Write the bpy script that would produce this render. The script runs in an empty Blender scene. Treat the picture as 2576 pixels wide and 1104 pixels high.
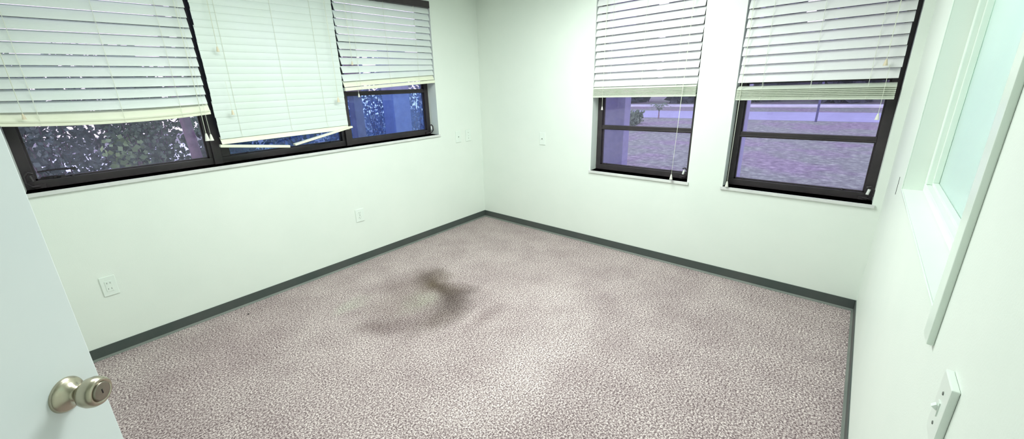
import bpy, bmesh, math, random
from mathutils import Vector, Matrix
random.seed(7)
SC = bpy.context.scene
COL = SC.collection
PI = math.pi

# ------------------------------------------------------------------ helpers
def lin(c):
    return tuple(((v/255)/12.92 if v/255 <= .04045 else ((v/255+.055)/1.055)**2.4) for v in c)

def new_mat(name, rgb, rough=.6, metal=0., spec=.5):
    m = bpy.data.materials.new(name); m.use_nodes = True
    b = m.node_tree.nodes['Principled BSDF']
    b.inputs['Base Color'].default_value = (*rgb, 1)
    b.inputs['Roughness'].default_value = rough
    b.inputs['Metallic'].default_value = metal
    b.inputs['Specular IOR Level'].default_value = spec
    return m

def N(m, t, **kw):
    n = m.node_tree.nodes.new(t)
    for k, v in kw.items(): setattr(n, k, v)
    return n

def noise(m, scale, detail=3, rough=.5, coord='Object'):
    tc = N(m, 'ShaderNodeTexCoord'); n = N(m, 'ShaderNodeTexNoise')
    n.inputs['Scale'].default_value = scale; n.inputs['Detail'].default_value = detail
    n.inputs['Roughness'].default_value = rough
    m.node_tree.links.new(tc.outputs[coord], n.inputs['Vector'])
    return n

def ramp(m, src, stops):
    r = N(m, 'ShaderNodeValToRGB')
    el = r.color_ramp.elements
    while len(el) < len(stops): el.new(.5)
    for e, (p, c) in zip(el, stops): e.position = p; e.color = (*c, 1)
    m.node_tree.links.new(src, r.inputs['Fac'])
    return r

def mottled(name, c0, c1, scale, rough=.6, bump=0., bscale=None, metal=0., spec=.5, detail=4):
    m = new_mat(name, c0, rough, metal, spec)
    b = m.node_tree.nodes['Principled BSDF']
    n = noise(m, scale, detail, .6)
    r = ramp(m, n.outputs['Fac'], [(.32, c0), (.68, c1)])
    m.node_tree.links.new(r.outputs['Color'], b.inputs['Base Color'])
    if bump:
        n2 = noise(m, bscale or scale, 3)
        bp = N(m, 'ShaderNodeBump'); bp.inputs['Strength'].default_value = bump
        bp.inputs['Distance'].default_value = .002
        m.node_tree.links.new(n2.outputs['Fac'], bp.inputs['Height'])
        m.node_tree.links.new(bp.outputs['Normal'], b.inputs['Normal'])
    return m

def box(bm, lo, hi, M=None):
    r = bmesh.ops.create_cube(bm, size=1)
    lo, hi = Vector(lo), Vector(hi)
    for v in r['verts']:
        v.co = Vector([(lo[i]+hi[i])/2 + v.co[i]*(hi[i]-lo[i]) for i in range(3)])
        if M is not None: v.co = M @ v.co
    return r['verts']

def tube(bm, pts, r, n=6, r1=None):
    pts = [Vector(p) for p in pts]
    rings = []
    for i, p in enumerate(pts):
        d = (pts[min(i+1, len(pts)-1)] - pts[max(i-1, 0)]).normalized()
        a = d.orthogonal().normalized(); b = d.cross(a)
        if rings:
            a = (pa - d*pa.dot(d)).normalized(); b = d.cross(a)
        pa = a
        rr = r if r1 is None else r + (r1-r)*i/(len(pts)-1)
        rings.append([bm.verts.new(p + rr*(math.cos(2*PI*k/n)*a + math.sin(2*PI*k/n)*b)) for k in range(n)])
    for i in range(len(rings)-1):
        for k in range(n):
            bm.faces.new((rings[i][k], rings[i][(k+1) % n], rings[i+1][(k+1) % n], rings[i+1][k]))
    bm.faces.new(rings[0][::-1]); bm.faces.new(rings[-1])

def lathe(bm, prof, M, n=32):
    """prof = (axial, radius) pairs, axis = local z of M"""
    rings = []
    for z, r in prof:
        if r < 1e-6: rings.append([bm.verts.new(M @ Vector((0, 0, z)))])
        else: rings.append([bm.verts.new(M @ Vector((r*math.cos(2*PI*k/n), r*math.sin(2*PI*k/n), z))) for k in range(n)])
    for a, b in zip(rings, rings[1:]):
        for k in range(n):
            k2 = (k+1) % n
            if len(a) == 1 and len(b) > 1: bm.faces.new((a[0], b[k], b[k2]))
            elif len(b) == 1 and len(a) > 1: bm.faces.new((a[k], b[0], a[k2]))
            elif len(a) > 1: bm.faces.new((a[k], b[k], b[k2], a[k2]))

def obj(name, bm, mat, parent=None, smooth=False, bevel=0.):
    bmesh.ops.recalc_face_normals(bm, faces=bm.faces)
    me = bpy.data.meshes.new(name); bm.to_mesh(me); bm.free()
    if smooth:
        for p in me.polygons: p.use_smooth = True
    o = bpy.data.objects.new(name, me); COL.objects.link(o)
    me.materials.append(mat)
    if parent is not None: o.parent = parent
    if bevel:
        b = o.modifiers.new('bevel', 'BEVEL'); b.width = bevel; b.segments = 2; b.limit_method = 'ANGLE'
        b.angle_limit = math.radians(40)
    return o

def tag(o, label=None, cat=None, group=None, kind=None):
    if label: o['label'] = label
    if cat: o['category'] = cat
    if group: o['group'] = group
    if kind: o['kind'] = kind
    return o

def empty(name, loc=(0, 0, 0), rz=0., parent=None):
    o = bpy.data.objects.new(name, None); COL.objects.link(o)
    o.location = loc; o.rotation_euler = (0, 0, rz); o.empty_display_size = .1
    if parent is not None: o.parent = parent
    return o

def boxes(name, lst, mat, parent=None, bevel=0.):
    bm = bmesh.new()
    for lo, hi in lst: box(bm, lo, hi)
    return obj(name, bm, mat, parent, bevel=bevel)

# ------------------------------------------------------------------ materials
M_WALL = mottled('wall_paint', lin((229, 237, 229)), lin((233, 240, 232)), 2.2, .55, .15, 220)
M_WALLR = M_WALL
M_CEIL = mottled('ceiling_paint', lin((226, 236, 228)), lin((222, 232, 224)), 3, .8)
M_BASE = mottled('rubber_base', lin((66, 77, 74)), lin((80, 84, 82)), 2.5, .5)
M_TOE = mottled('base_toe', lin((104, 112, 106)), lin((122, 126, 120)), 5, .6)
M_BLACK = mottled('bronze_aluminium', lin((43, 38, 42)), lin((56, 49, 52)), 8, .42, spec=.5)
M_SILL = mottled('sill_marble', lin((205, 208, 206)), lin((226, 228, 224)), 9, .35)
M_TRIM = mottled('trim_enamel', lin((228, 240, 229)), lin((234, 244, 235)), 4, .3)
M_DOOR = mottled('door_paint', lin((222, 230, 232)), lin((228, 234, 234)), 2, .45)
M_PLATE = mottled('plate_plastic', lin((228, 238, 230)), lin((233, 242, 234)), 6, .3)
M_SLOT = new_mat('slot_dark', lin((105, 110, 104)), .5)
M_CORD = new_mat('cord_white', lin((226, 230, 214)), .8)
M_TASSEL = new_mat('tassel_plastic', lin((232, 232, 222)), .4)
M_TASSEL_W = new_mat('tassel_wood', lin((222, 210, 184)), .5)
M_CRUMB_D = new_mat('crumb_dark', lin((40, 32, 34)), .8)
M_CRUMB_W = new_mat('crumb_white', lin((235, 238, 232)), .8)

def slat_mat(name, c0, c1, trans, tc):
    m = bpy.data.materials.new(name); m.use_nodes = True
    nt = m.node_tree; b = nt.nodes['Principled BSDF']; out = nt.nodes['Material Output']
    n = noise(m, 3.0, 3)
    r = ramp(m, n.outputs['Fac'], [(.3, c0), (.7, c1)])
    nt.links.new(r.outputs['Color'], b.inputs['Base Color'])
    b.inputs['Roughness'].default_value = .38
    t = N(m, 'ShaderNodeBsdfTranslucent'); t.inputs['Color'].default_value = (*tc, 1)
    mx = N(m, 'ShaderNodeMixShader'); mx.inputs[0].default_value = trans
    nt.links.new(b.outputs[0], mx.inputs[1]); nt.links.new(t.outputs[0], mx.inputs[2])
    nt.links.new(mx.outputs[0], out.inputs['Surface'])
    return m
M_SLAT_L = slat_mat('slat_white', lin((238, 246, 240)), lin((244, 248, 246)), .22, lin((242, 250, 252)))
M_SLAT_M = slat_mat('slat_aged', lin((230, 242, 232)), lin((236, 244, 242)), .16, lin((225, 240, 240)))
M_SLAT_B = slat_mat('slat_bright', lin((250, 252, 250)), lin((252, 253, 252)), .30, lin((255, 252, 255)))
M_RAIL_Y = mottled('rail_ivory', lin((232, 236, 212)), lin((240, 242, 222)), 6, .4)
M_RAIL_G = mottled('rail_grey', lin((205, 214, 196)), lin((216, 222, 208)), 6, .4)

def glass_mat(name, tint, refl, rough=0.0, haze=0., haze_col=(.6, .6, .8)):
    m = bpy.data.materials.new(name); m.use_nodes = True
    nt = m.node_tree
    for n in list(nt.nodes):
        if n.type == 'BSDF_PRINCIPLED': nt.nodes.remove(n)
    out = nt.nodes['Material Output']
    tr = N(m, 'ShaderNodeBsdfTransparent'); tr.inputs['Color'].default_value = (*tint, 1)
    gl = N(m, 'ShaderNodeBsdfGlossy'); gl.inputs['Roughness'].default_value = rough
    gl.inputs['Color'].default_value = (.8, .85, 1, 1)
    fr = N(m, 'ShaderNodeFresnel'); fr.inputs['IOR'].default_value = refl
    mx = N(m, 'ShaderNodeMixShader')
    nt.links.new(fr.outputs[0], mx.inputs[0]); nt.links.new(tr.outputs[0], mx.inputs[1]); nt.links.new(gl.outputs[0], mx.inputs[2])
    last = mx
    if haze:  # painted haze: pale diffuse veil that softens the view and lightens the pane
        df = N(m, 'ShaderNodeBsdfDiffuse'); df.inputs['Color'].default_value = (*haze_col, 1)
        n = noise(m, 9 if haze < .5 else .8, 5 if haze < .5 else 1, .65)
        mr = N(m, 'ShaderNodeMapRange'); mr.inputs[1].default_value = .35; mr.inputs[2].default_value = .75
        mr.inputs[3].default_value = haze*.3; mr.inputs[4].default_value = haze
        nt.links.new(n.outputs['Fac'], mr.inputs[0])
        m2 = N(m, 'ShaderNodeMixShader'); nt.links.new(mr.outputs[0], m2.inputs[0])
        nt.links.new(mx.outputs[0], m2.inputs[1]); nt.links.new(df.outputs[0], m2.inputs[2]); last = m2
    nt.links.new(last.outputs[0], out.inputs['Surface'])
    return m
M_GLASS = glass_mat('glass_tinted', (.93, .87, .95), 1.5, 0, .14, lin((168, 160, 186)))
M_GLASS_BLUE = glass_mat('glass_blue_film', (.62, .76, .98), 1.55, 0, .22, lin((120, 135, 205)))
M_GLASS_IN = glass_mat('glass_interior', (.86, .96, .90), 1.5, .10, .80, lin((236, 248, 240)))

# carpet: speckled cut pile, pale areas, a dirty stain near the middle of the room
def carpet_mat():
    m = new_mat('carpet', (.3, .27, .27), .95, spec=.1)
    nt = m.node_tree; b = nt.nodes['Principled BSDF']
    tc = N(m, 'ShaderNodeTexCoord')
    n1 = N(m, 'ShaderNodeTexNoise'); n1.inputs['Scale'].default_value = 115; n1.inputs['Detail'].default_value = 3; n1.inputs['Roughness'].default_value = .9
    nt.links.new(tc.outputs['Object'], n1.inputs['Vector'])
    r1 = ramp(m, n1.outputs['Fac'], [(.39, lin((86, 72, 76))), (.49, lin((150, 133, 134))), (.60, lin((232, 221, 218)))])
    # broad wear
    n2 = N(m, 'ShaderNodeTexNoise'); n2.inputs['Scale'].default_value = 3.2; n2.inputs['Detail'].default_value = 5; n2.inputs['Roughness'].default_value = .6
    nt.links.new(tc.outputs['Object'], n2.inputs['Vector'])
    r2 = ramp(m, n2.outputs['Fac'], [(.36, (.90, .875, .88)), (.62, (1.10, 1.10, 1.09))])
    mul = N(m, 'ShaderNodeMix', data_type='RGBA', blend_type='MULTIPLY'); mul.inputs[0].default_value = 1
    nt.links.new(r1.outputs['Color'], mul.inputs[6]); nt.links.new(r2.outputs['Color'], mul.inputs[7])
    cur = mul.outputs[2]
    # distorted coordinates for soft blotches
    n3 = N(m, 'ShaderNodeTexNoise'); n3.inputs['Scale'].default_value = 3.6; n3.inputs['Detail'].default_value = 5
    nt.links.new(tc.outputs['Object'], n3.inputs['Vector'])
    sub = N(m, 'ShaderNodeVectorMath', operation='SUBTRACT'); sub.inputs[1].default_value = (.5, .5, .5)
    nt.links.new(n3.outputs['Color'], sub.inputs[0])
    scl = N(m, 'ShaderNodeVectorMath', operation='MULTIPLY'); scl.inputs[1].default_value = (.30, .30, 0)
    nt.links.new(sub.outputs[0], scl.inputs[0])
    add = N(m, 'ShaderNodeVectorMath', operation='ADD')
    nt.links.new(tc.outputs['Object'], add.inputs[0]); nt.links.new(scl.outputs[0], add.inputs[1])
    def blob(x, y, rx, ry, ang, amt, col, soft=1.0):
        nonlocal cur
        mp = N(m, 'ShaderNodeMapping', vector_type='TEXTURE')
        mp.inputs['Location'].default_value = (x, y, 0); mp.inputs['Rotation'].default_value = (0, 0, ang)
        mp.inputs['Scale'].default_value = (rx, ry, 1)
        nt.links.new(add.outputs[0], mp.inputs['Vector'])
        ln = N(m, 'ShaderNodeVectorMath', operation='LENGTH'); nt.links.new(mp.outputs[0], ln.inputs[0])
        mr = N(m, 'ShaderNodeMapRange', interpolation_type='SMOOTHSTEP')
        mr.inputs[1].default_value = 1 - soft; mr.inputs[2].default_value = 1
        mr.inputs[3].default_value = amt; mr.inputs[4].default_value = 0
        nt.links.new(ln.outputs['Value'], mr.inputs[0])
        mx = N(m, 'ShaderNodeMix', data_type='RGBA', blend_type='MULTIPLY')
        nt.links.new(mr.outputs[0], mx.inputs[0]); nt.links.new(cur, mx.inputs[6]); mx.inputs[7].default_value = (*col, 1)
        cur = mx.outputs[2]
    # (x, y, rx, ry, angle, amount, colour)
    blob(-1.95, -2.05, .85, .40, -.5, .9, (1.20, 1.22, 1.21))
    blob(-1.25, -1.75, .75, .50, .3, .9, (1.16, 1.18, 1.17))
    blob(-2.9, -.55, .8, .5, .7, .8, (.84, .80, .82))
    blob(-1.78, -.90, .62, .50, .3, .85, (.68, .66, .64))
    blob(-1.50, -.86, .22, .30, -.2, 1., (.42, .40, .32))
    blob(-1.56, -1.14, .30, .24, .5, 1., (.36, .34, .33))
    blob(-1.80, -1.24, .34, .17, .1, .95, (.50, .48, .46))
    blob(-2.10, -1.06, .30, .16, -.9, .9, (.58, .55, .55))
    blob(-1.44, -.68, .22, .18, 0, .9, (.58, .56, .54))
    blob(-2.10, -.62, .20, .13, .2, .6, (1.04, 1.20, 1.06))
    blob(-1.78, -1.00, .24, .16, .2, .55, (1.0, 1.20, 1.0))
    blob(-1.50, -1.02, .20, .20, 0, .8, (.55, .52, .48))
    blob(-1.66, -.62, .30, .20, .3, .7, (.74, .71, .71))
    blob(-1.60, -1.50, .28, .14, .2, .8, (.66, .62, .63))
    nt.links.new(cur, b.inputs['Base Color'])
    bp = N(m, 'ShaderNodeBump'); bp.inputs['Strength'].default_value = .35; bp.inputs['Distance'].default_value = .002
    nt.links.new(n1.outputs['Fac'], bp.inputs['Height']); nt.links.new(bp.outputs['Normal'], b.inputs['Normal'])
    return m
M_CARPET = carpet_mat()

# ------------------------------------------------------------------ room shell
# corner of the window walls at the origin; left wall on y=0, back wall on x=0, right wall on y=-W
W = 3.337; CEIL = 2.40; T = .20; X0 = -3.84
SL = 1.052     # left sill height
SB = .722      # back sill height
HEAD = 2.285

def wall_boxes(u0, u1, z0, z1, holes):
    """rectangles (u0,u1,z0,z1) covering a wall with rectangular holes (sorted by u, disjoint)"""
    out = []; u = u0
    for (a, b, c, d) in holes:
        out.append((u, a, z0, z1)); out.append((a, b, z0, c)); out.append((a, b, d, z1)); u = b
    out.append((u, u1, z0, z1)); return out
LW = (-3.456, -.632)
K4 = (-2.232, -1.387); K5 = (-3.294, -2.481)
RW = (-2.112, -.831)
DO = (-3.285, -2.660)

def make_wall(name, axis, base, thick, rects):
    bm = bmesh.new()
    for (a, b, c, d) in rects:
        if b-a < 1e-4 or d-c < 1e-4: continue
        t0, t1 = sorted((base, base+thick))
        if axis == 'y': box(bm, (a, t0, c), (b, t1, d))
        else: box(bm, (t0, a, c), (t1, b, d))
    bmesh.ops.remove_doubles(bm, verts=bm.verts, dist=1e-5)
    o = obj(name, bm, M_WALL); tag(o, kind='structure'); return o

make_wall('wall_left', 'y', 0, T, wall_boxes(X0-1.6, T, 0, CEIL, [(LW[0], LW[1], SL, HEAD)]))
make_wall('wall_back', 'x', 0, T, wall_boxes(-W-1.7, 0, 0, CEIL, [(K5[0], K5[1], SB, HEAD), (K4[0], K4[1], SB, HEAD)]))
make_wall('wall_right', 'y', -W, -.13, wall_boxes(X0, 0, 0, CEIL, [(RW[0], RW[1], 1.006, 2.06)]))
make_wall('wall_near', 'x', X0, -.12, wall_boxes(-W-1.7, 0, 0, CEIL, [(DO[0], DO[1], 0, 2.04)]))
make_wall('wall_corridor_end', 'x', X0-1.5, -.1, [(-W-1.7, 0, 0, CEIL)])
make_wall('wall_office_far', 'y', -W-1.7, -.1, [(X0-1.6, T, 0, CEIL)])
o = boxes('floor', [((X0-1.6, -W-1.8, -.05), (T, T, 0))], M_CARPET); tag(o, kind='structure')
o = boxes('ceiling', [((X0-1.6, -W-1.8, CEIL), (T, T, CEIL+.08))], M_CEIL); tag(o, kind='structure')

# cove base: dark rubber strip with a paler toe
BH = .077
def baseboard(name, segs):
    bm = bmesh.new()
    for lo, hi in segs: box(bm, lo, hi)
    return tag(obj(name, bm, M_BASE, bevel=.0015), kind='structure')
def toe(name, par, p0, p1, nrm):
    bm = bmesh.new(); p0, p1, nrm = Vector(p0), Vector(p1), Vector(nrm)
    prof = [(0.004, .0), (.015, .0), (.0125, .004), (.0065, .011), (.004, .013)]
    ring = [[bm.verts.new(p + nrm*a + Vector((0, 0, b+.0005))) for a, b in prof] for p in (p0, p1)]
    for k in range(len(prof)-1): bm.faces.new((ring[0][k], ring[0][k+1], ring[1][k+1], ring[1][k]))
    bm.faces.new(ring[0]); bm.faces.new(ring[1])
    return obj(name, bm, M_TOE, par)
b = baseboard('baseboard_left', [((X0+.01, -.005, 0), (-.0055, 0, BH))])
toe('base_toe', b, (X0+.02, 0, 0), (-.006, 0, 0), (0, -1, 0))
b = baseboard('baseboard_back', [((-.005, -W+.0055, 0), (0, 0, BH))])
toe('base_toe', b, (0, -W+.006, 0), (0, -.006, 0), (-1, 0, 0))
b = baseboard('baseboard_right', [((X0+.01, -W, 0), (-.0, -W+.005, BH))])
toe('base_toe', b, (X0+.02, -W, 0), (-.006, -W, 0), (0, 1, 0))

# ------------------------------------------------------------------ windows
def sill(name, axis, a, b, z, depth, nose=.014, ext=.012, th=.020):
    bm = bmesh.new()
    if axis == 'y':
        box(bm, (a, 0, z-th), (b, depth, z)); box(bm, (a-ext, -nose, z-th), (b+ext, 0, z))
    else:
        box(bm, (0, a, z-th), (depth, b, z)); box(bm, (-nose, a-ext, z-th), (0, b+ext, z))
    bmesh.ops.remove_doubles(bm, verts=bm.verts, dist=1e-5)
    return tag(obj(name, bm, M_SILL), kind='structure')

def win(name, loc, rz, w, z0, z1, rail_z, stiles, mat_glass, depth=.05, bot=.045, rail_h=.038, top=.045, mat_glass2=None):
    """frame in local coords: x along width 0..w, y outwards; front face at y=0"""
    root = empty(name, loc, rz); tag(root, kind='structure')
    sl, sr = stiles
    boxes('window_frame', [((0, 0, z0), (w, depth, z0+bot)), ((0, 0, z1-top), (w, depth, z1)),
                    ((0, 0, z0+bot), (sl, depth, z1-top)), ((w-sr, 0, z0+bot), (w, depth, z1-top))], M_BLACK, root, .002)
    # stepped inner bead of the frame
    e = .008
    boxes('glazing_bead', [((sl, depth*.45, z0+bot), (w-sr, depth*.9, z0+bot+e)), ((sl, depth*.45, z0+bot), (sl+e, depth*.9, z1-top)),
                    ((w-sr-e, depth*.45, z0+bot), (w-sr, depth*.9, z1-top))], M_BLACK, root)
    rails = rail_z if isinstance(rail_z, (list, tuple)) else ([rail_z] if rail_z else [])
    if rails:
        lo = z0+bot
        for i_, rz_ in enumerate(rails):
            boxes('sash_rail', [((sl, .006, rz_-rail_h/2), (w-sr, depth-.004, rz_+rail_h/2)),
                                ((sl, -.002, rz_-rail_h/2+.006), (w-sr, .008, rz_-rail_h/2+.014))], M_BLACK, root, .0015)
            boxes('window_pane', [((sl, .028, lo), (w-sr, .032, rz_-rail_h/2))], mat_glass if i_ == 0 else (mat_glass2 or mat_glass), root)
            lo = rz_+rail_h/2
        boxes('window_pane', [((sl, .028, lo), (w-sr, .032, z1-top))], mat_glass2 or mat_glass, root)
    else:
        boxes('window_pane', [((sl, .028, z0+bot), (w-sr, .032, z1-top))], mat_glass, root)
    return root

def crank(par, x, z, side):
    """folding crank operator sitting on the bottom rail, arm towards side (+1/-1)"""
    bm = bmesh.new()
    box(bm, (x-.022, -.022, z), (x+.022, 0, z+.022))
    tube(bm, [(x, -.02, z+.012), (x+side*.03, -.040, z+.016), (x+side*.045, -.050, z+.04), (x+side*.043, -.052, z+.075), (x+side*.026, -.052, z+.096), (x+side*.008, -.050, z+.088)], .0055, 8)
    o = obj('crank_handle', bm, M_BLACK, par, bevel=.002)
    bm = bmesh.new(); tube(bm, [(x+side*.016, -.060, z+.045), (x+side*.022, -.052, z+.078)], .0075, 10)
    obj('crank_knob', bm, M_SILL if side > 0 else M_BLACK, o)
def latch(par, x, z, L=.085, side=1):
    bm = bmesh.new()
    tube(bm, [(x, .02, z), (x+side*L*.5, .012, z+.004), (x+side*L, .01, z-.002)], .004, 6)
    box(bm, (x+side*L-.008, .004, z-.010), (x+side*L+.010, .018, z+.006))
    obj('stay_arm', bm, M_BLACK, par)
def bumper(par, x, z):
    bm = bmesh.new(); lathe(bm, [(0, .0), (0, .010), (.008, .009), (.011, .0)], Matrix.Translation((x, .018, z)), 12)
    obj('glazing_clip', bm, M_BLACK, par)

DL = .125   # recess depth of the left windows
w1 = win('window_1', (LW[0], DL, 0), 0, .905, SL, HEAD, (1.487, 1.92), (.045, .045), M_GLASS)
w2 = win('window_2', (LW[0]+.905, DL, 0), 0, .990, SL, HEAD, (1.487, 1.92), (.080, .050), M_GLASS_BLUE)
w3 = win('window_3', (LW[0]+1.895, DL, 0), 0, LW[1]-LW[0]-1.895, SL, HEAD, (1.487, 1.92), (.045, .045), M_GLASS_BLUE, mat_glass2=M_GLASS)
latch(w1, .065, SL+.055); latch(w1, .06, SL+.09, .14); bumper(w1, .19, SL+.046); bumper(w1, .12, SL+.05)
crank(w1, .055, SL+.004, -1)
bumper(w2, .20, SL+.046); bumper(w2, .84, SL+.046)
crank(w3, LW[1]-LW[0]-1.895-.055, SL+.004, 1)
# cover mullions standing proud between the frames
for nm, x in (('trim_1', LW[0]+.905), ('trim_2', LW[0]+1.895)):
    o = boxes(nm, [((x-.026, DL-.022, SL), (x+.026, DL+.0, HEAD))], M_BLACK, None, .003); tag(o, kind='structure')
sill('trim_3', 'y', LW[0], LW[1], SL, DL+.05)

DK = .100
w4 = win('window_4', (DK, K4[1], 0), -PI/2, K4[1]-K4[0], SB, HEAD, (1.108, 1.478, 1.86), (.044, .040), M_GLASS)
w5 = win('window_5', (DK, K5[1], 0), -PI/2, K5[1]-K5[0], SB, HEAD, (1.098, 1.468, 1.85), (.044, .046), M_GLASS)
bumper(w4, .09, SB+.047); bumper(w4, .68, SB+.05); crank(w4, .78, SB+.004, 1)
bumper(w5, .10, SB+.047); bumper(w5, .66, SB+.047); crank(w5, .765, SB+.004, 1)
sill('trim_4', 'x', K4[0], K4[1], SB, DK+.05)
sill('trim_5', 'x', K5[0], K5[1], SB, DK+.05)

# interior window in the right wall (borrowed light to the next office)
root = empty('window_6', (0, 0, 0)); tag(root, kind='structure')
a, b_, z0, z1 = RW[0], RW[1], 1.006, 2.06; yw = -W
f0, f1 = yw-.105, yw-.060
boxes('window_frame', [((a, f0, z0), (b_, f1, z0+.034)), ((a, f0, z1-.034), (b_, f1, z1)), ((a, f0, z0+.034), (a+.034, f1, z1-.034)),
                ((b_-.034, f0, z0+.034), (b_, f1, z1-.034))], M_TRIM, root, .003)
boxes('window_stop', [((a+.034, f0+.01, z0+.034), (b_-.034, f0+.028, z0+.046)), ((b_-.046, f0+.01, z0+.046), (b_-.034, f0+.028, z1-.034))], M_TRIM, root, .002)
boxes('window_pane', [((a+.03, f0+.004, z0+.03), (b_-.03, f0+.009, z1-.03))], M_GLASS_IN, root)
# corner bead round the opening
boxes('corner_bead', [((a, yw, z0-.010), (b_+.008, yw+.0035, z0)), ((b_, yw, z0), (b_+.008, yw+.0035, z1))], M_TRIM, root, .0012)
o = boxes('trim_6', [((-2.160, yw, .962), (-2.106, yw+.011, 2.30))], M_TRIM, None, .0018); tag(o, kind='structure')
bm = bmesh.new(); tube(bm, [(-2.128, yw+.003, .963), (-2.126, yw+.004, .955), (-2.130, yw+.003, .951)], .003, 6)
obj('caulk_drip', bm, M_SLOT, o)

# ------------------------------------------------------------------ blinds
def tassel(par, p, mat, s=1.0, name='tassel'):
    bm = bmesh.new()
    lathe(bm, [(0, .0), (0, .009*s), (-.004*s, .0095*s), (.018*s, .0055*s), (.028*s, .003*s), (.028*s, 0)][1:] , Matrix.Translation(p), 12)
    bmesh.ops.holes_fill(bm, edges=bm.edges)
    return obj(name, bm, mat, par, smooth=False)

def slat(bm, x0, x1, zc, tilt, w=.060, th=.0028, yc=0, droop=0., roll=0., sag=0., n=10):
    """one slat; room edge low; crowned section; local room side is -y"""
    prof = []
    K = 6
    for k in range(K+1):
        s = -w/2 + w*k/K; prof.append((s, .0022*(1-(2*s/w)**2)))
    sec = [(s, h+th/2) for s, h in prof] + [(s, h-th/2) for s, h in reversed(prof)]
    ct, st = math.cos(tilt), math.sin(tilt)
    rings = []
    for i in range(n+1):
        u = i/n; x = x0+(x1-x0)*u
        z = zc + roll*(x-(x0+x1)/2) - sag*(1-(2*u-1)**2)
        rings.append([bm.verts.new((x, yc + s*ct - h*st, z + s*st + h*ct)) for s, h in sec])
    m = len(sec)
    for i in range(n):
        for k in range(m):
            bm.faces.new((rings[i][k], rings[i][(k+1) % m], rings[i+1][(k+1) % m], rings[i+1][k]))
    bm.faces.new(rings[0]); bm.faces.new(rings[-1][::-1])

def blind(loc, rz, w, label, mat, mat_rail, z_first, pitch, tilt, ztop, stack, rail, ladders, jit=.004, wide=.060, sag=0., roll=0., tiltj=.02, headrail=True, tgrad=0., rail_mat=None):
    """stack = list of z for gathered flat slats, rail = (z_bottom, height)"""
    root = empty('window_blind', loc, rz)
    tag(root, label, 'blind', 'horizontal slat blinds hanging in the windows')
    bm = bmesh.new(); z = z_first
    while z < ztop-.042:
        j = random.uniform(-jit, jit); k = random.uniform(-jit, jit)*.6
        f = max(0., 1-(z-z_first)/.15)
        slat(bm, .004+max(j, -.003), w-.004+min(k, .003), z, tilt+tgrad*(z-z_first)+random.uniform(-tiltj, tiltj), wide, roll=roll*f, sag=sag*f*.5)
        z += pitch
    ztl = z-pitch+.030*math.sin(abs(tilt))
    obj('slats', bm, mat, root, smooth=False)
    if stack:
        bm = bmesh.new()
        for zz, tl in stack: slat(bm, .003, w-.003, zz, tl, wide, roll=roll, sag=sag)
        obj('gathered_slats', bm, mat_rail, root)
    if rail:
        bm = bmesh.new(); zb, h = rail; n = 10; rings = []
        for i in range(n+1):
            u = i/n; x = .002+(w-.004)*u; dz = roll*(x-w/2) - sag*(1-(2*u-1)**2)
            rings.append([bm.verts.new((x, y, zz+dz)) for y, zz in ((-.024, zb), (.024, zb), (.024, zb+h), (-.024, zb+h))])
        for i in range(n):
            for k in range(4): bm.faces.new((rings[i][k], rings[i][(k+1) % 4], rings[i+1][(k+1) % 4], rings[i+1][k]))
        bm.faces.new(rings[0]); bm.faces.new(rings[-1])
        obj('bottom_rail', bm, mat_rail, root, bevel=.002)
    if headrail:
        boxes('head_rail', [((.002, -.026, min(ztl-.006, ztop-.03)), (w-.002, .026, ztop))], rail_mat or mat_rail, root, .003)
    zb = rail[0] if rail else z_first-.03
    for x in ladders:
        bm = bmesh.new(); s = sag*(1-(2*x/w-1)**2)
        for y in (-.0305*abs(math.cos(tilt))-.004, .0305*math.cos(tilt)+.002):
            tube(bm, [(x, y, ztop-.04), (x, y, zb+.03-s+roll*(x-w/2)), (x, y-.018 if y < 0 else y+.012, zb+.004-s+roll*(x-w/2))], .0011, 5)
        obj('ladder_cord', bm, M_CORD, root)
    return root

def pull(root, x, ztop, zb, mat, y=-.040, s=1.0, sway=0., double=True):
    bm = bmesh.new()
    pts = [(x, y+.01, ztop), (x+sway*.3, y, (ztop*.6+zb*.4)), (x+sway, y, zb+.02)]
    tube(bm, pts, .0011, 5)
    if double: tube(bm, [(p[0]+.005*(1-i/2.2), p[1]-.002, p[2]) for i, p in enumerate(pts)], .0011, 5)
    c = obj('pull_cord', bm, M_CORD, root)
    tassel(c, (x+sway, y, zb), mat, s)

YB = .012
T1 = math.radians(62)
# left of the three: wide blind, sagging gathered slats at its foot
bx = LW[0]+.003
B1 = blind((bx, YB, 0), 0, .898, 'wide white slat blind with a sagging bottom edge, leftmost on the left wall', M_SLAT_L, M_RAIL_Y,
           1.492, .0568, T1, HEAD-.01, [(1.446, math.radians(55)), (1.428, math.radians(20))], (1.398, .020), (.14, .47, .745), sag=.020, roll=-.004, tgrad=.26, wide=.0605)
pull(B1, .838, HEAD-.06, 1.236, M_TASSEL, s=1.5, sway=.0)
pull(B1, .852, HEAD-.06, 1.234, M_TASSEL, s=1.3, sway=.010, double=False)
pull(B1, .09, HEAD-.06, 1.432, M_TASSEL_W, s=.9)
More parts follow.
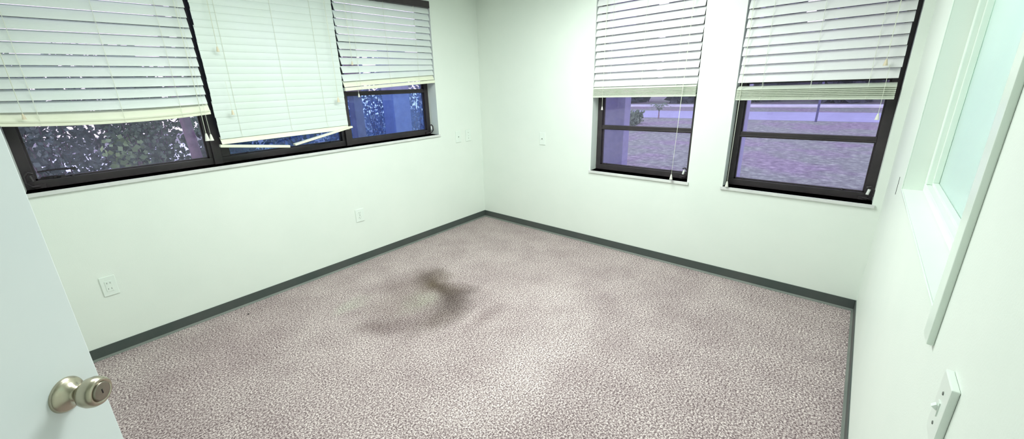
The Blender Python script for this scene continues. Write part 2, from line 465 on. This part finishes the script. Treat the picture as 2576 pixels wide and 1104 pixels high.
# middle: closed blind hanging longest, broken bottom rail in two pieces
bx2 = -2.538
B2 = blind((bx2, YB-.006, 0), 0, .936, 'closed white slat blind with its bottom rail broken in two, middle of the left wall', M_SLAT_M, M_RAIL_Y,
           1.262, .0462, math.radians(85), HEAD-.01, [(1.222, math.radians(52))], None, (.135, .475, .755), jit=.003, roll=.010, tiltj=.012, wide=.058)
bm = bmesh.new()
def bar(bm, p, q, hy, hz):
    p, q = Vector(p), Vector(q); d = (q-p).normalized(); u = Vector((0, 0, 1)); s = d.cross(u).normalized(); u = s.cross(d)
    vs = [bm.verts.new(c + s*a*hy + u*b*hz) for c in (p, q) for a, b in ((-1, -1), (1, -1), (1, 1), (-1, 1))]
    for k in range(4): bm.faces.new((vs[k], vs[(k+1) % 4], vs[4+(k+1) % 4], vs[4+k]))
    bm.faces.new(vs[0:4]); bm.faces.new(vs[4:8])
bar(bm, (-.012, -.012, 1.186), (.425, -.03, 1.128), .020, .009)
obj('broken_rail', bm, M_RAIL_Y, B2, bevel=.002)
bm = bmesh.new(); bar(bm, (.462, -.03, 1.135), (.955, -.015, 1.222), .020, .0075)
obj('broken_rail', bm, M_RAIL_Y, B2, bevel=.002)
pull(B2, .095, HEAD-.06, 1.785, M_TASSEL_W, s=1.0)
pull(B2, .86, HEAD-.06, 1.432, M_TASSEL_W, s=1.2)
pull(B2, .10, 1.60, 1.388, M_TASSEL_W, s=1.0, double=False)
# right: shorter blind next to the corner with a raised, tilted foot
bx3 = -1.596
B3 = blind((bx3, YB, 0), 0, -.640-bx3, 'narrow white slat blind raised above blue glass, beside the room corner', M_SLAT_L, M_RAIL_Y,
           1.636, .0568, math.radians(64), HEAD-.002, [(1.590, math.radians(58))], (1.534, .026), (.15, .45, .77), roll=.050, sag=.0, tgrad=.22, rail_mat=M_BLACK)
pull(B3, .085, HEAD-.08, 1.715, M_TASSEL_W, s=.9)
pull(B3, .108, 1.60, 1.462, M_TASSEL, s=.9, double=False)
# back wall blinds
T2 = math.radians(64)
B4 = blind((YB-.004, K4[1]-.004, 0), -PI/2, K4[1]-K4[0]-.006, 'white slat blind half raised over the narrow window beside the room corner on the right', M_SLAT_B, M_RAIL_G,
           1.491, .0578, T2, HEAD-.01, [(1.456-.0105*k, math.radians(24)) for k in range(6)], (1.374, .016), (.155, .425, .69), wide=.0615)
pull(B4, .10, HEAD-.06, 1.275, M_TASSEL, s=.9, y=-.034)
pull(B4, .765, HEAD-.06, .742, M_TASSEL, s=1.25, sway=-.035, y=-.046)
B5 = blind((YB-.004, K5[1]-.006, 0), -PI/2, K5[1]-K5[0]-.026, 'white slat blind with gathered lower slats over the window nearest the right wall', M_SLAT_B, M_RAIL_G,
           1.487, .0578, T2, HEAD-.01, [(1.424-.0105*k, math.radians(22)) for k in range(6)], (1.344, .018), (.145, .40, .665), wide=.0615)
pull(B5, .030, HEAD-.06, .735, M_TASSEL, s=1.2, y=-.030, sway=-.005)
pull(B5, .715, HEAD-.06, 1.532, M_TASSEL_W, s=1.1, y=-.04)
pull(B5, .735, 1.53, 1.235, M_TASSEL, s=1.1, y=-.036, double=False)

# ------------------------------------------------------------------ wall plates (each a thing)
def plate(name, label, cat, c, rz, w=.070, h=.118, kind='outlet', th=.006):
    """local: front towards -y, wall plane at y=0"""
    root = empty(name, c, rz); tag(root, label, cat)
    boxes('cover_plate', [((-w/2, -th, -h/2), (w/2, 0, h/2))], M_PLATE, root, .002)
    if kind == 'outlet':
        for dz in (-.0215, .0215):
            bm = bmesh.new(); lathe(bm, [(0, .0165), (.0012, .0165), (.0012, 0)], Matrix.Translation((0, -th, dz)) @ Matrix.Rotation(PI/2, 4, 'X'), 20)
            s = obj('socket', bm, M_PLATE, root)
            boxes('slot', [((-.0075, -th-.0018, dz+.001), (-.0055, -th-.001, dz+.009))], M_SLOT, s)
            boxes('slot', [((.0055, -th-.0018, dz+.002), (.0075, -th-.001, dz+.009))], M_SLOT, s)
            boxes('ground_slot', [((-.002, -th-.0018, dz-.009), (.002, -th-.001, dz-.005))], M_SLOT, s)
        bm = bmesh.new(); lathe(bm, [(0, .0035), (.001, .003), (.001, 0)], Matrix.Translation((0, -th, 0)) @ Matrix.Rotation(PI/2, 4, 'X'), 10)
        obj('screw', bm, M_SLOT, root)
    elif kind == 'decora':
        boxes('socket_insert', [((-.0165, -th-.002, -.033), (.0165, -th, .033))], M_PLATE, root, .001)
        for dz in (-.018, .018):
            for sx in (-.007, .007): boxes('slot', [((sx-.001, -th-.0028, dz-.003), (sx+.001, -th-.0018, dz+.006))], M_SLOT, root)
    elif kind == 'switch':
        boxes('toggle_frame', [((-.006, -th-.0015, -.013), (.006, -th, .013))], M_PLATE, root)
        bm = bmesh.new(); bar(bm, (0, -th, .0), (0, -th-.006, .005), .004, .004); obj('toggle', bm, M_PLATE, root)
        for dz in (-.030, .030):
            bm = bmesh.new(); lathe(bm, [(0, .0035), (.001, .003), (.001, 0)], Matrix.Translation((0, -th, dz)) @ Matrix.Rotation(PI/2, 4, 'X'), 10)
            obj('screw', bm, M_SLOT, root)
    elif kind == 'jack':
        boxes('jack', [((-.010, -th-.0025, -.008), (.010, -th, .008))], M_PLATE, root, .001)
        boxes('jack_opening', [((-.006, -th-.0032, -.005), (.006, -th-.002, .004))], M_SLOT, root)
    return root
plate('wall_outlet', 'white outlet plate low on the left wall, nearest the open door', 'outlet', (-3.278, 0, .441), 0, h=.122, kind='decora')
plate('wall_outlet', 'white outlet plate low on the left wall between door and room corner', 'outlet', (-1.619, 0, .443), 0, w=.080, h=.115)
plate('wall_jack', 'white cable jack plate below the short blind, farther from the corner', 'wall plate', (-.368, 0, .998), 0, w=.075, h=.120, kind='jack')
plate('wall_switch', 'white toggle switch plate on the left wall, closest to the corner', 'switch', (-.219, 0, .998), 0, w=.078, h=.125, kind='switch')
plate('wall_jack', 'white plate on the back wall between the corner and the narrow window', 'wall plate', (0, -.846, .983), -PI/2, w=.068, h=.122, kind='jack')
plate('wall_switch', 'white switch plate seen edge-on on the right wall in the foreground', 'switch', (-2.369, -W, .956), PI, w=.066, h=.118, kind='switch', th=.010)
# dark slit in the right wall next to the corner
o = boxes('wall_slit', [((-.609, -W+.0, .930), (-.6065, -W+.0015, 1.016))], M_CRUMB_D)
tag(o, 'thin dark upright slit on the right wall beside the interior window', 'slit')

# ------------------------------------------------------------------ open door
DTH = math.radians(48)
E = Vector((-3.314, -2.142, 0))
door = empty('door_1', E, DTH); tag(door, kind='structure')
# local x: from free edge back to the hinge is -x ; front (camera) side is -y
DW = .74
boxes('door_leaf', [((-DW, 0, .012), (0, .040, 2.03))], M_DOOR, door, .002)
M_NICK = mottled('satin_nickel', lin((178, 170, 152)), lin((192, 184, 166)), 30, .27, metal=1.)
M_NICKD = mottled('satin_nickel_dark', lin((140, 134, 122)), lin((150, 144, 132)), 30, .35, metal=1.)
KM = Matrix.Translation((-.064, 0, 1.0)) @ Matrix.Rotation(PI/2, 4, 'X')
bm = bmesh.new()
lathe(bm, [(z-.006, r) for z, r in [(.022, .0115), (.030, .0115), (.033, .014), (.036, .0195), (.042, .0245), (.050, .0268), (.058, .0262), (.064, .0235), (.066, .0205), (.0655, .0185), (.0645, .0175)]], KM, 48)
bmesh.ops.holes_fill(bm, edges=bm.edges)
knob = obj('door_knob', bm, M_NICK, door, smooth=True)
bm = bmesh.new()
lathe(bm, [(0, .0305), (.003, .0305), (.006, .029), (.008, .0265), (.010, .0225), (.014, .0170), (.018, .014), (.022, .0125), (.022, 0)], KM, 48)
obj('rosette', bm, M_NICK, knob, smooth=True)
bm = bmesh.new()
lathe(bm, [(.0580, .0165), (.0608, .0160), (.0612, .0140), (.0604, .0075), (.0608, .0065), (.0608, 0)], KM, 32)
obj('lock_face', bm, M_NICKD, knob, smooth=True)
bm = bmesh.new(); box(bm, (-.0008, -.0042, .0600), (.0008, .0042, .0614), KM)
obj('keyway', bm, M_CRUMB_D, knob)
for z in (.25, 1.05, 1.82):
    bm = bmesh.new(); tube(bm, [(-DW-.006, -.004, z-.045), (-DW-.006, -.004, z+.045)], .006, 10); obj('hinge', bm, M_NICK, door)
# door frame behind the camera
o = boxes('trim_7', [((X0-.12, DO[0], 0), (X0+.012, DO[0]+.02, 2.04)), ((X0-.12, DO[1]-.02, 0), (X0+.012, DO[1], 2.04)), ((X0-.12, DO[0], 2.02), (X0+.012, DO[1], 2.04))], M_TRIM)
tag(o, kind='structure')

# ------------------------------------------------------------------ crumbs on the carpet
def crumb(x, y, s, mat, label):
    bm = bmesh.new(); bmesh.ops.create_icosphere(bm, subdivisions=2, radius=s)
    for v in bm.verts: v.co = Vector((v.co.x*random.uniform(.7, 1.3), v.co.y*random.uniform(.7, 1.3), v.co.z*.6))
    o = obj('carpet_crumb', bm, mat); o.location = (x, y, s*.6)
    tag(o, label, 'crumb')
crumb(-2.655, -.160, .006, M_CRUMB_D, 'small black crumb on the carpet near the left baseboard')
crumb(-.774, -.022, .004, M_CRUMB_W, 'tiny white paint chip on the carpet by the left baseboard near the corner')
crumb(-.036, -.962, .004, M_CRUMB_W, 'tiny white paint chip on the carpet by the back baseboard')

# ------------------------------------------------------------------ outdoors
GZ = -.15
def ground_mat():
    m = new_mat('lawn', (.2, .2, .2), .95, spec=.1); nt = m.node_tree; b = nt.nodes['Principled BSDF']
    n = noise(m, 7, 6, .75)
    r = ramp(m, n.outputs['Fac'], [(.3, lin((104, 96, 102))), (.5, lin((142, 134, 138))), (.66, lin((186, 180, 174)))])
    n2 = noise(m, .55, 4, .6)
    r2 = ramp(m, n2.outputs['Fac'], [(.42, (.98, .88, .99)), (.56, (.92, 1.06, .88))])
    mx = N(m, 'ShaderNodeMix', data_type='RGBA', blend_type='MULTIPLY'); mx.inputs[0].default_value = 1
    nt.links.new(r.outputs['Color'], mx.inputs[6]); nt.links.new(r2.outputs['Color'], mx.inputs[7])
    nt.links.new(mx.outputs[2], b.inputs['Base Color'])
    return m
M_LAWN = ground_mat()
M_ROAD = mottled('asphalt_pale', lin((160, 157, 186)), lin((170, 168, 194)), 1.5, .9)
M_LINE = mottled('kerb_pale', lin((215, 212, 228)), lin((235, 232, 240)), 1.0, .8)
M_PAVE = mottled('paving_sunlit', lin((225, 225, 240)), lin((245, 245, 250)), 2, .8)
M_STUCCO = mottled('stucco_lavender', lin((164, 164, 206)), lin((180, 178, 214)), 14, .9, .6, 60)
M_HOUSE = mottled('far_wall', lin((132, 122, 150)), lin((148, 138, 160)), .7, .9)
M_ROOF = mottled('far_roof', lin((96, 88, 104)), lin((112, 102, 116)), 2, .9)
o = boxes('outdoor_ground', [((T, -30, GZ-.1), (60, 24, GZ)), ((-14, T, GZ-.1), (T, 24, GZ))], M_LAWN); tag(o, kind='structure')
o = boxes('trim_8', [((15.6, -30, GZ), (20.0, 24, GZ+.012))], M_ROAD); tag(o, kind='structure'); o.name = 'road'
o = boxes('kerb', [((23.6, -30, GZ), (24.6, 24, GZ+.10))], M_LINE); tag(o, kind='structure')
o = boxes('paving', [((-14, 3.4, GZ), (T, 16, GZ+.012))], M_PAVE); tag(o, kind='structure')

def porch_column(x0, x1, y0, y1, label):
    bm = bmesh.new()
    box(bm, (x0, y0, GZ), (x1, y1, 2.60))
    box(bm, (x0-.03, y0-.03, GZ), (x1+.03, y1+.03, GZ+.16)); box(bm, (x0-.03, y0-.03, 2.5), (x1+.03, y1+.03, 2.595))
    tag(obj('porch_column', bm, M_STUCCO, bevel=.006), label, 'column', 'stucco porch columns outside the back wall')
porch_column(1.2, 1.36, -1.145, -.78, 'lavender stucco column outside the narrow window beside the corner')
porch_column(1.2, 1.36, -2.345, -2.09, 'lavender stucco column outside the left edge of the right-hand window')

# low leaf plants
M_LEAF = mottled('leaf_green', lin((84, 108, 84)), lin((126, 144, 112)), 6, .5)
M_LEAF2 = mottled('leaf_dark', lin((76, 94, 88)), lin((110, 124, 112)), 5, .5)
M_LEAF_B = mottled('leaf_blue', lin((104, 122, 158)), lin((146, 158, 186)), 5, .5)
M_LEAF_Y = mottled('leaf_light', lin((112, 136, 92)), lin((150, 175, 110)), 6, .5)
M_LEAF_T = mottled('leaf_tree', lin((70, 74, 84)), lin((92, 94, 104)), .6, .8)
M_POLE = mottled('pole_slate', lin((92, 92, 128)), lin((100, 100, 134)), 3, .7)
M_BARK = mottled('bark_pink', lin((128, 104, 116)), lin((158, 132, 142)), 12, .9, .5, 40)
def leaf(bm, p, s, d=None):
    d = d or Vector((random.gauss(0, 1), random.gauss(0, 1), random.gauss(0, .7))).normalized()
    a = d.orthogonal().normalized(); a.rotate(Matrix.Rotation(random.uniform(0, 6.28), 3, d))
    b = d.cross(a); w = s*.42
    v = [bm.verts.new(p), bm.verts.new(p+a*s*.5+b*w), bm.verts.new(p+a*s), bm.verts.new(p+a*s*.5-b*w)]
    bm.faces.new(v)
def bush(x, y, rx, ry, h, n, s, mat, label, z0=GZ, name='hedge_bush', group='bushes outside the left windows', lo=.05):
    root = empty(name, (x, y, z0)); tag(root, label, 'bush', group)
    bm = bmesh.new()
    for _ in range(n):
        t = random.random()*2*PI; r = random.random()**.5; zz = random.uniform(lo, 1)
        k = math.sin(min(1, zz*1.1+.25)*PI*.62)
        leaf(bm, Vector((rx*r*k*math.cos(t), ry*r*k*math.sin(t), h*zz)), s*random.uniform(.6, 1.3))
    obj('foliage', bm, mat, root)
    bm = bmesh.new()
    for _ in range(9):
        t = random.random()*2*PI; q = random.uniform(.3, .75)
        tube(bm, [(0, 0, 0), (rx*.4*q*math.cos(t), ry*.4*q*math.sin(t), h*.4), (rx*q*math.cos(t), ry*q*math.sin(t), h*.85)], .011, 5, .004)
    obj('stem', bm, M_BARK, root)
    return root
front = [(-3.36, M_LEAF2, 'dark leafy bush outside the leftmost window at its left end'), (-2.72, M_LEAF, 'green leafy bush outside the middle of the leftmost window'),
    (-2.06, M_LEAF2, 'dark leafy bush outside, behind the hanging broken blind rail'), (-1.42, M_LEAF_B, 'bluish bush outside between the broken blind and the short blind'),
    (-.80, M_LEAF_B, 'bluish bush outside behind the left edge of the blue glass pane'), (-.17, M_LEAF_B, 'bluish bush outside behind the middle of the blue glass pane'),
    (.46, M_LEAF_B, 'bluish bush outside behind the right part of the blue glass pane'), (1.09, M_LEAF_B, 'bluish bush outside, last of the front row beyond the blue glass pane')]
for x, m, lb in front: bush(x, 1.78, .28, .27, 1.95, 2300 if m is M_LEAF_B else 5200, .042, m, lb)
back = [(-3.75, M_LEAF, 'tall green bush in the back row, seen at the far left of the leftmost window'), (-2.85, M_LEAF2, 'tall dark bush in the back row outside the leftmost window'),
    (-1.95, M_LEAF, 'tall green bush in the back row behind the window post'), (-1.05, M_LEAF2, 'tall dark bush in the back row outside the middle window'),
    (-.15, M_LEAF_B, 'tall bluish bush in the back row outside the short blind'), (.75, M_LEAF_B, 'tall bluish bush in the back row, second from its right end'),
    (1.65, M_LEAF_B, 'tall bluish bush in the back row farthest right outside the left wall')]
for x, m, lb in back: bush(x, 2.75, .38, .36, 2.2, 1500 if m is M_LEAF_B else 3400, .065, m, lb)
bush(-2.93, 1.22, .17, .12, 1.36, 420, .045, M_LEAF_Y, 'small bright yellow-green shrub outside the leftmost window', name='small_shrub')
def trunk(x, y, r, label):
    bm = bmesh.new()
    tube(bm, [(x, y, GZ), (x+.03, y, .7), (x-.02, y+.02, 1.6), (x+.03, y, 2.7)], r, 12, r*.8)
    tag(obj('tree_trunk', bm, M_BARK, smooth=True), label, 'tree trunk')
trunk(-2.49, 1.18, .045, 'pinkish tree trunk outside the right end of the leftmost window')
trunk(-2.34, 1.25, .035, 'slim pinkish tree trunk outside, beside the window post')
o = boxes('garden_post', [((-.93, 1.10, GZ), (-.82, 1.21, 2.0)), ((-.94, 1.09, 2.0), (-.81, 1.22, 2.03))], M_BARK)
tag(o, 'pinkish grey square post outside the left edge of the blue glass pane', 'post')
o = boxes('garden_pillar', [((-.385, 1.16, GZ), (-.115, 1.36, 2.0)), ((-.40, 1.14, 2.0), (-.10, 1.38, 2.05))], M_STUCCO)
tag(o, 'grey stucco pillar outside the blue glass pane', 'pillar')

# out on the lawn
for (x, y, h) in ((10.9, 3.12, .52), (12.6, 3.62, .46), (11.6, 4.25, .62)):
    bush(x, y, .46, .40, h, 900, .11, M_LEAF, {3.12: 'low green bush on the lawn, nearest of the three to the window', 3.62: 'low green bush on the lawn, nearest the young palm', 4.25: 'low green bush on the lawn, farthest left beyond the column'}[y],
         name='lawn_bush', group='low bushes on the lawn')
def palm(x, y, label):
    root = empty('young_palm', (x, y, GZ)); tag(root, label, 'palm')
    bm = bmesh.new(); tube(bm, [(0, 0, 0), (.02, 0, .3), (0, 0, .62)], .07, 8, .045); obj('trunk', bm, M_BARK, root)
    bm = bmesh.new()
    for k in range(11):
        t = 2*PI*k/11 + .2; R = .62 + .12*(k % 3); up = .55 + .22*((k*5) % 4)/3
        mid = [Vector((R*u*math.cos(t), R*u*math.sin(t), .6+up*math.sin(u*2.2))) for u in (0, .2, .4, .6, .8, 1)]
        tube(bm, mid, .012, 4, .004)
        side = Vector((-math.sin(t), math.cos(t), 0))
        for p in mid[1:]:
            for sgn in (-1, 1):
                for q in (0, .05):
                    c = p + Vector((q*math.cos(t), q*math.sin(t), 0))
                    v = [bm.verts.new(c), bm.verts.new(c+side*sgn*.10+Vector((.03, 0, -.02))), bm.verts.new(c+side*sgn*.2+Vector((.04, 0, -.09))), bm.verts.new(c+side*sgn*.1+Vector((-.02, 0, -.05)))]
                    bm.faces.new(v)
    obj('fronds', bm, M_LEAF, root)
    root.scale = (.52, .52, .52)
palm(15.2, 3.55, 'young palm on the lawn seen through the narrow window')
bm = bmesh.new(); tube(bm, [(0, 0, 0), (.0, 0, 2.6), (.0, 0, 5.2)], .035, 8, .03)
o = obj('street_pole', bm, M_POLE); o.location = (15.3, -2.0, GZ); tag(o, 'thin dark pole beside the road outside the right-hand window', 'pole')
# building and hedge beyond the road
bm = bmesh.new(); box(bm, (33, -22, GZ), (41, 3.5, 3.0)); bld = obj('distant_building', bm, M_HOUSE)
tag(bld, 'low long building far beyond the road outside the back windows', 'building')
bm = bmesh.new()
v = [bm.verts.new(p) for p in ((32.4, -22.6, 3.0), (32.4, 4.1, 3.0), (41.6, 4.1, 3.0), (41.6, -22.6, 3.0), (37, -20, 4.8), (37, 1.6, 4.8))]
for f in ((0, 1, 5, 4), (1, 2, 5), (2, 3, 4, 5), (3, 0, 4), (0, 3, 2, 1)): bm.faces.new([v[i] for i in f])
obj('roof', bm, M_ROOF, bld)
for y in (-14, -9, -4, 0.5):
    boxes('building_window', [((32.95, y, .9), (33.0, y+1.6, 2.1))], M_ROOF, bld)
trees = [(28.5, 15.5, 'dark tree beyond the road, farthest left outside the back wall'), (29.5, 11, 'dark tree beyond the road behind the porch column of the narrow window'),
    (28.8, 6.6, 'dark tree beyond the road outside the narrow window'), (29.6, 2.2, 'dark tree beyond the road outside the left part of the right-hand window'),
    (28.6, -2.4, 'dark tree beyond the road behind the street pole'), (29.4, -7.0, 'dark tree beyond the road, farthest right outside the right-hand window')]
for x, y, lb in trees: bush(x, y, 1.75, 1.6, 7.2, 2600, .75, M_LEAF_T, lb, name='screening_tree', group='trees added beyond the road to screen the sky', lo=.02)  # tall dark row added to keep bright sky out of the slat gaps
# porch roof on the columns, added low to hide sky behind slat gaps
bm = bmesh.new(); box(bm, (T, -4.6, 2.60), (1.75, .6, 2.72)); box(bm, (1.60, -4.6, 2.44), (1.75, .6, 2.60)); box(bm, (T, .5, 2.44), (1.6, .6, 2.6))
tag(obj('added_porch_roof', bm, M_ROOF), kind='structure')

# ------------------------------------------------------------------ light
wd = bpy.data.worlds.new('World'); SC.world = wd; wd.use_nodes = True
nt = wd.node_tree; bg = nt.nodes['Background']
tc = nt.nodes.new('ShaderNodeTexCoord'); sp = nt.nodes.new('ShaderNodeSeparateXYZ'); cr = nt.nodes.new('ShaderNodeValToRGB')
nt.links.new(tc.outputs['Generated'], sp.inputs[0]); nt.links.new(sp.outputs['Z'], cr.inputs['Fac'])
cr.color_ramp.elements[0].position = 0; cr.color_ramp.elements[0].color = (.96, .93, 1.0, 1)
cr.color_ramp.elements[1].position = .6; cr.color_ramp.elements[1].color = (.62, .74, 1.0, 1)
nt.links.new(cr.outputs['Color'], bg.inputs['Color']); bg.inputs['Strength'].default_value = 2.3

def area(name, loc, sx, sy, power, col, rot=(0, 0, 0)):
    l = bpy.data.lights.new(name, 'AREA'); l.shape = 'RECTANGLE'; l.size = sx; l.size_y = sy; l.energy = power; l.color = col
    o = bpy.data.objects.new(name, l); COL.objects.link(o); o.location = loc; o.rotation_euler = rot; return o
GREEN = (.93, 1.0, .965)
area('ceiling_lamp', (-1.3, -1.85, CEIL-.02), 1.2, .6, 52, GREEN)
area('ceiling_lamp', (-2.45, -1.35, CEIL-.02), 1.2, .6, 22, GREEN)
area('office_fill', (-1.5, -W-.9, CEIL-.02), 1.2, .6, 85, (.97, 1.0, .97))  # added fill, no fixture seen; brightens the interior window pane
area('corridor_fill', (X0-.8, -2.2, CEIL-.02), .6, 1.2, 10, (.95, 1.0, .97))  # added fill for the unseen corridor, no fixture known

# ------------------------------------------------------------------ camera
cam = bpy.data.cameras.new('camera'); co = bpy.data.objects.new('camera', cam); COL.objects.link(co)
def rod(r):
    r = Vector(r); a = r.length; return Matrix.Rotation(a, 3, r/a)
s = 2**-.5
Rcv = rod((0.295991, -0.034631, -0.043530)) @ Matrix(((s, -s, 0), (0, 0, -1), (s, s, 0)))      # world -> (right, down, forward)
right, down, fwd = (Vector(Rcv[i]) for i in range(3))
Mx = Matrix((right, -down, -fwd)).transposed().to_4x4()
Mx.translation = Vector((-3.249282, -3.147883, 1.496202))
co.matrix_world = Mx
cam.sensor_fit = 'HORIZONTAL'; cam.sensor_width = 36.0
cam.lens = 983.2690*36.0/2576
cam.shift_x = 55.8322/2576; cam.shift_y = -31.9103/2576
cam.clip_start = .02; cam.clip_end = 300
SC.camera = co
SC.view_settings.view_transform = 'Standard'
SC.view_settings.look = 'None'
SC.view_settings.exposure = 0.0
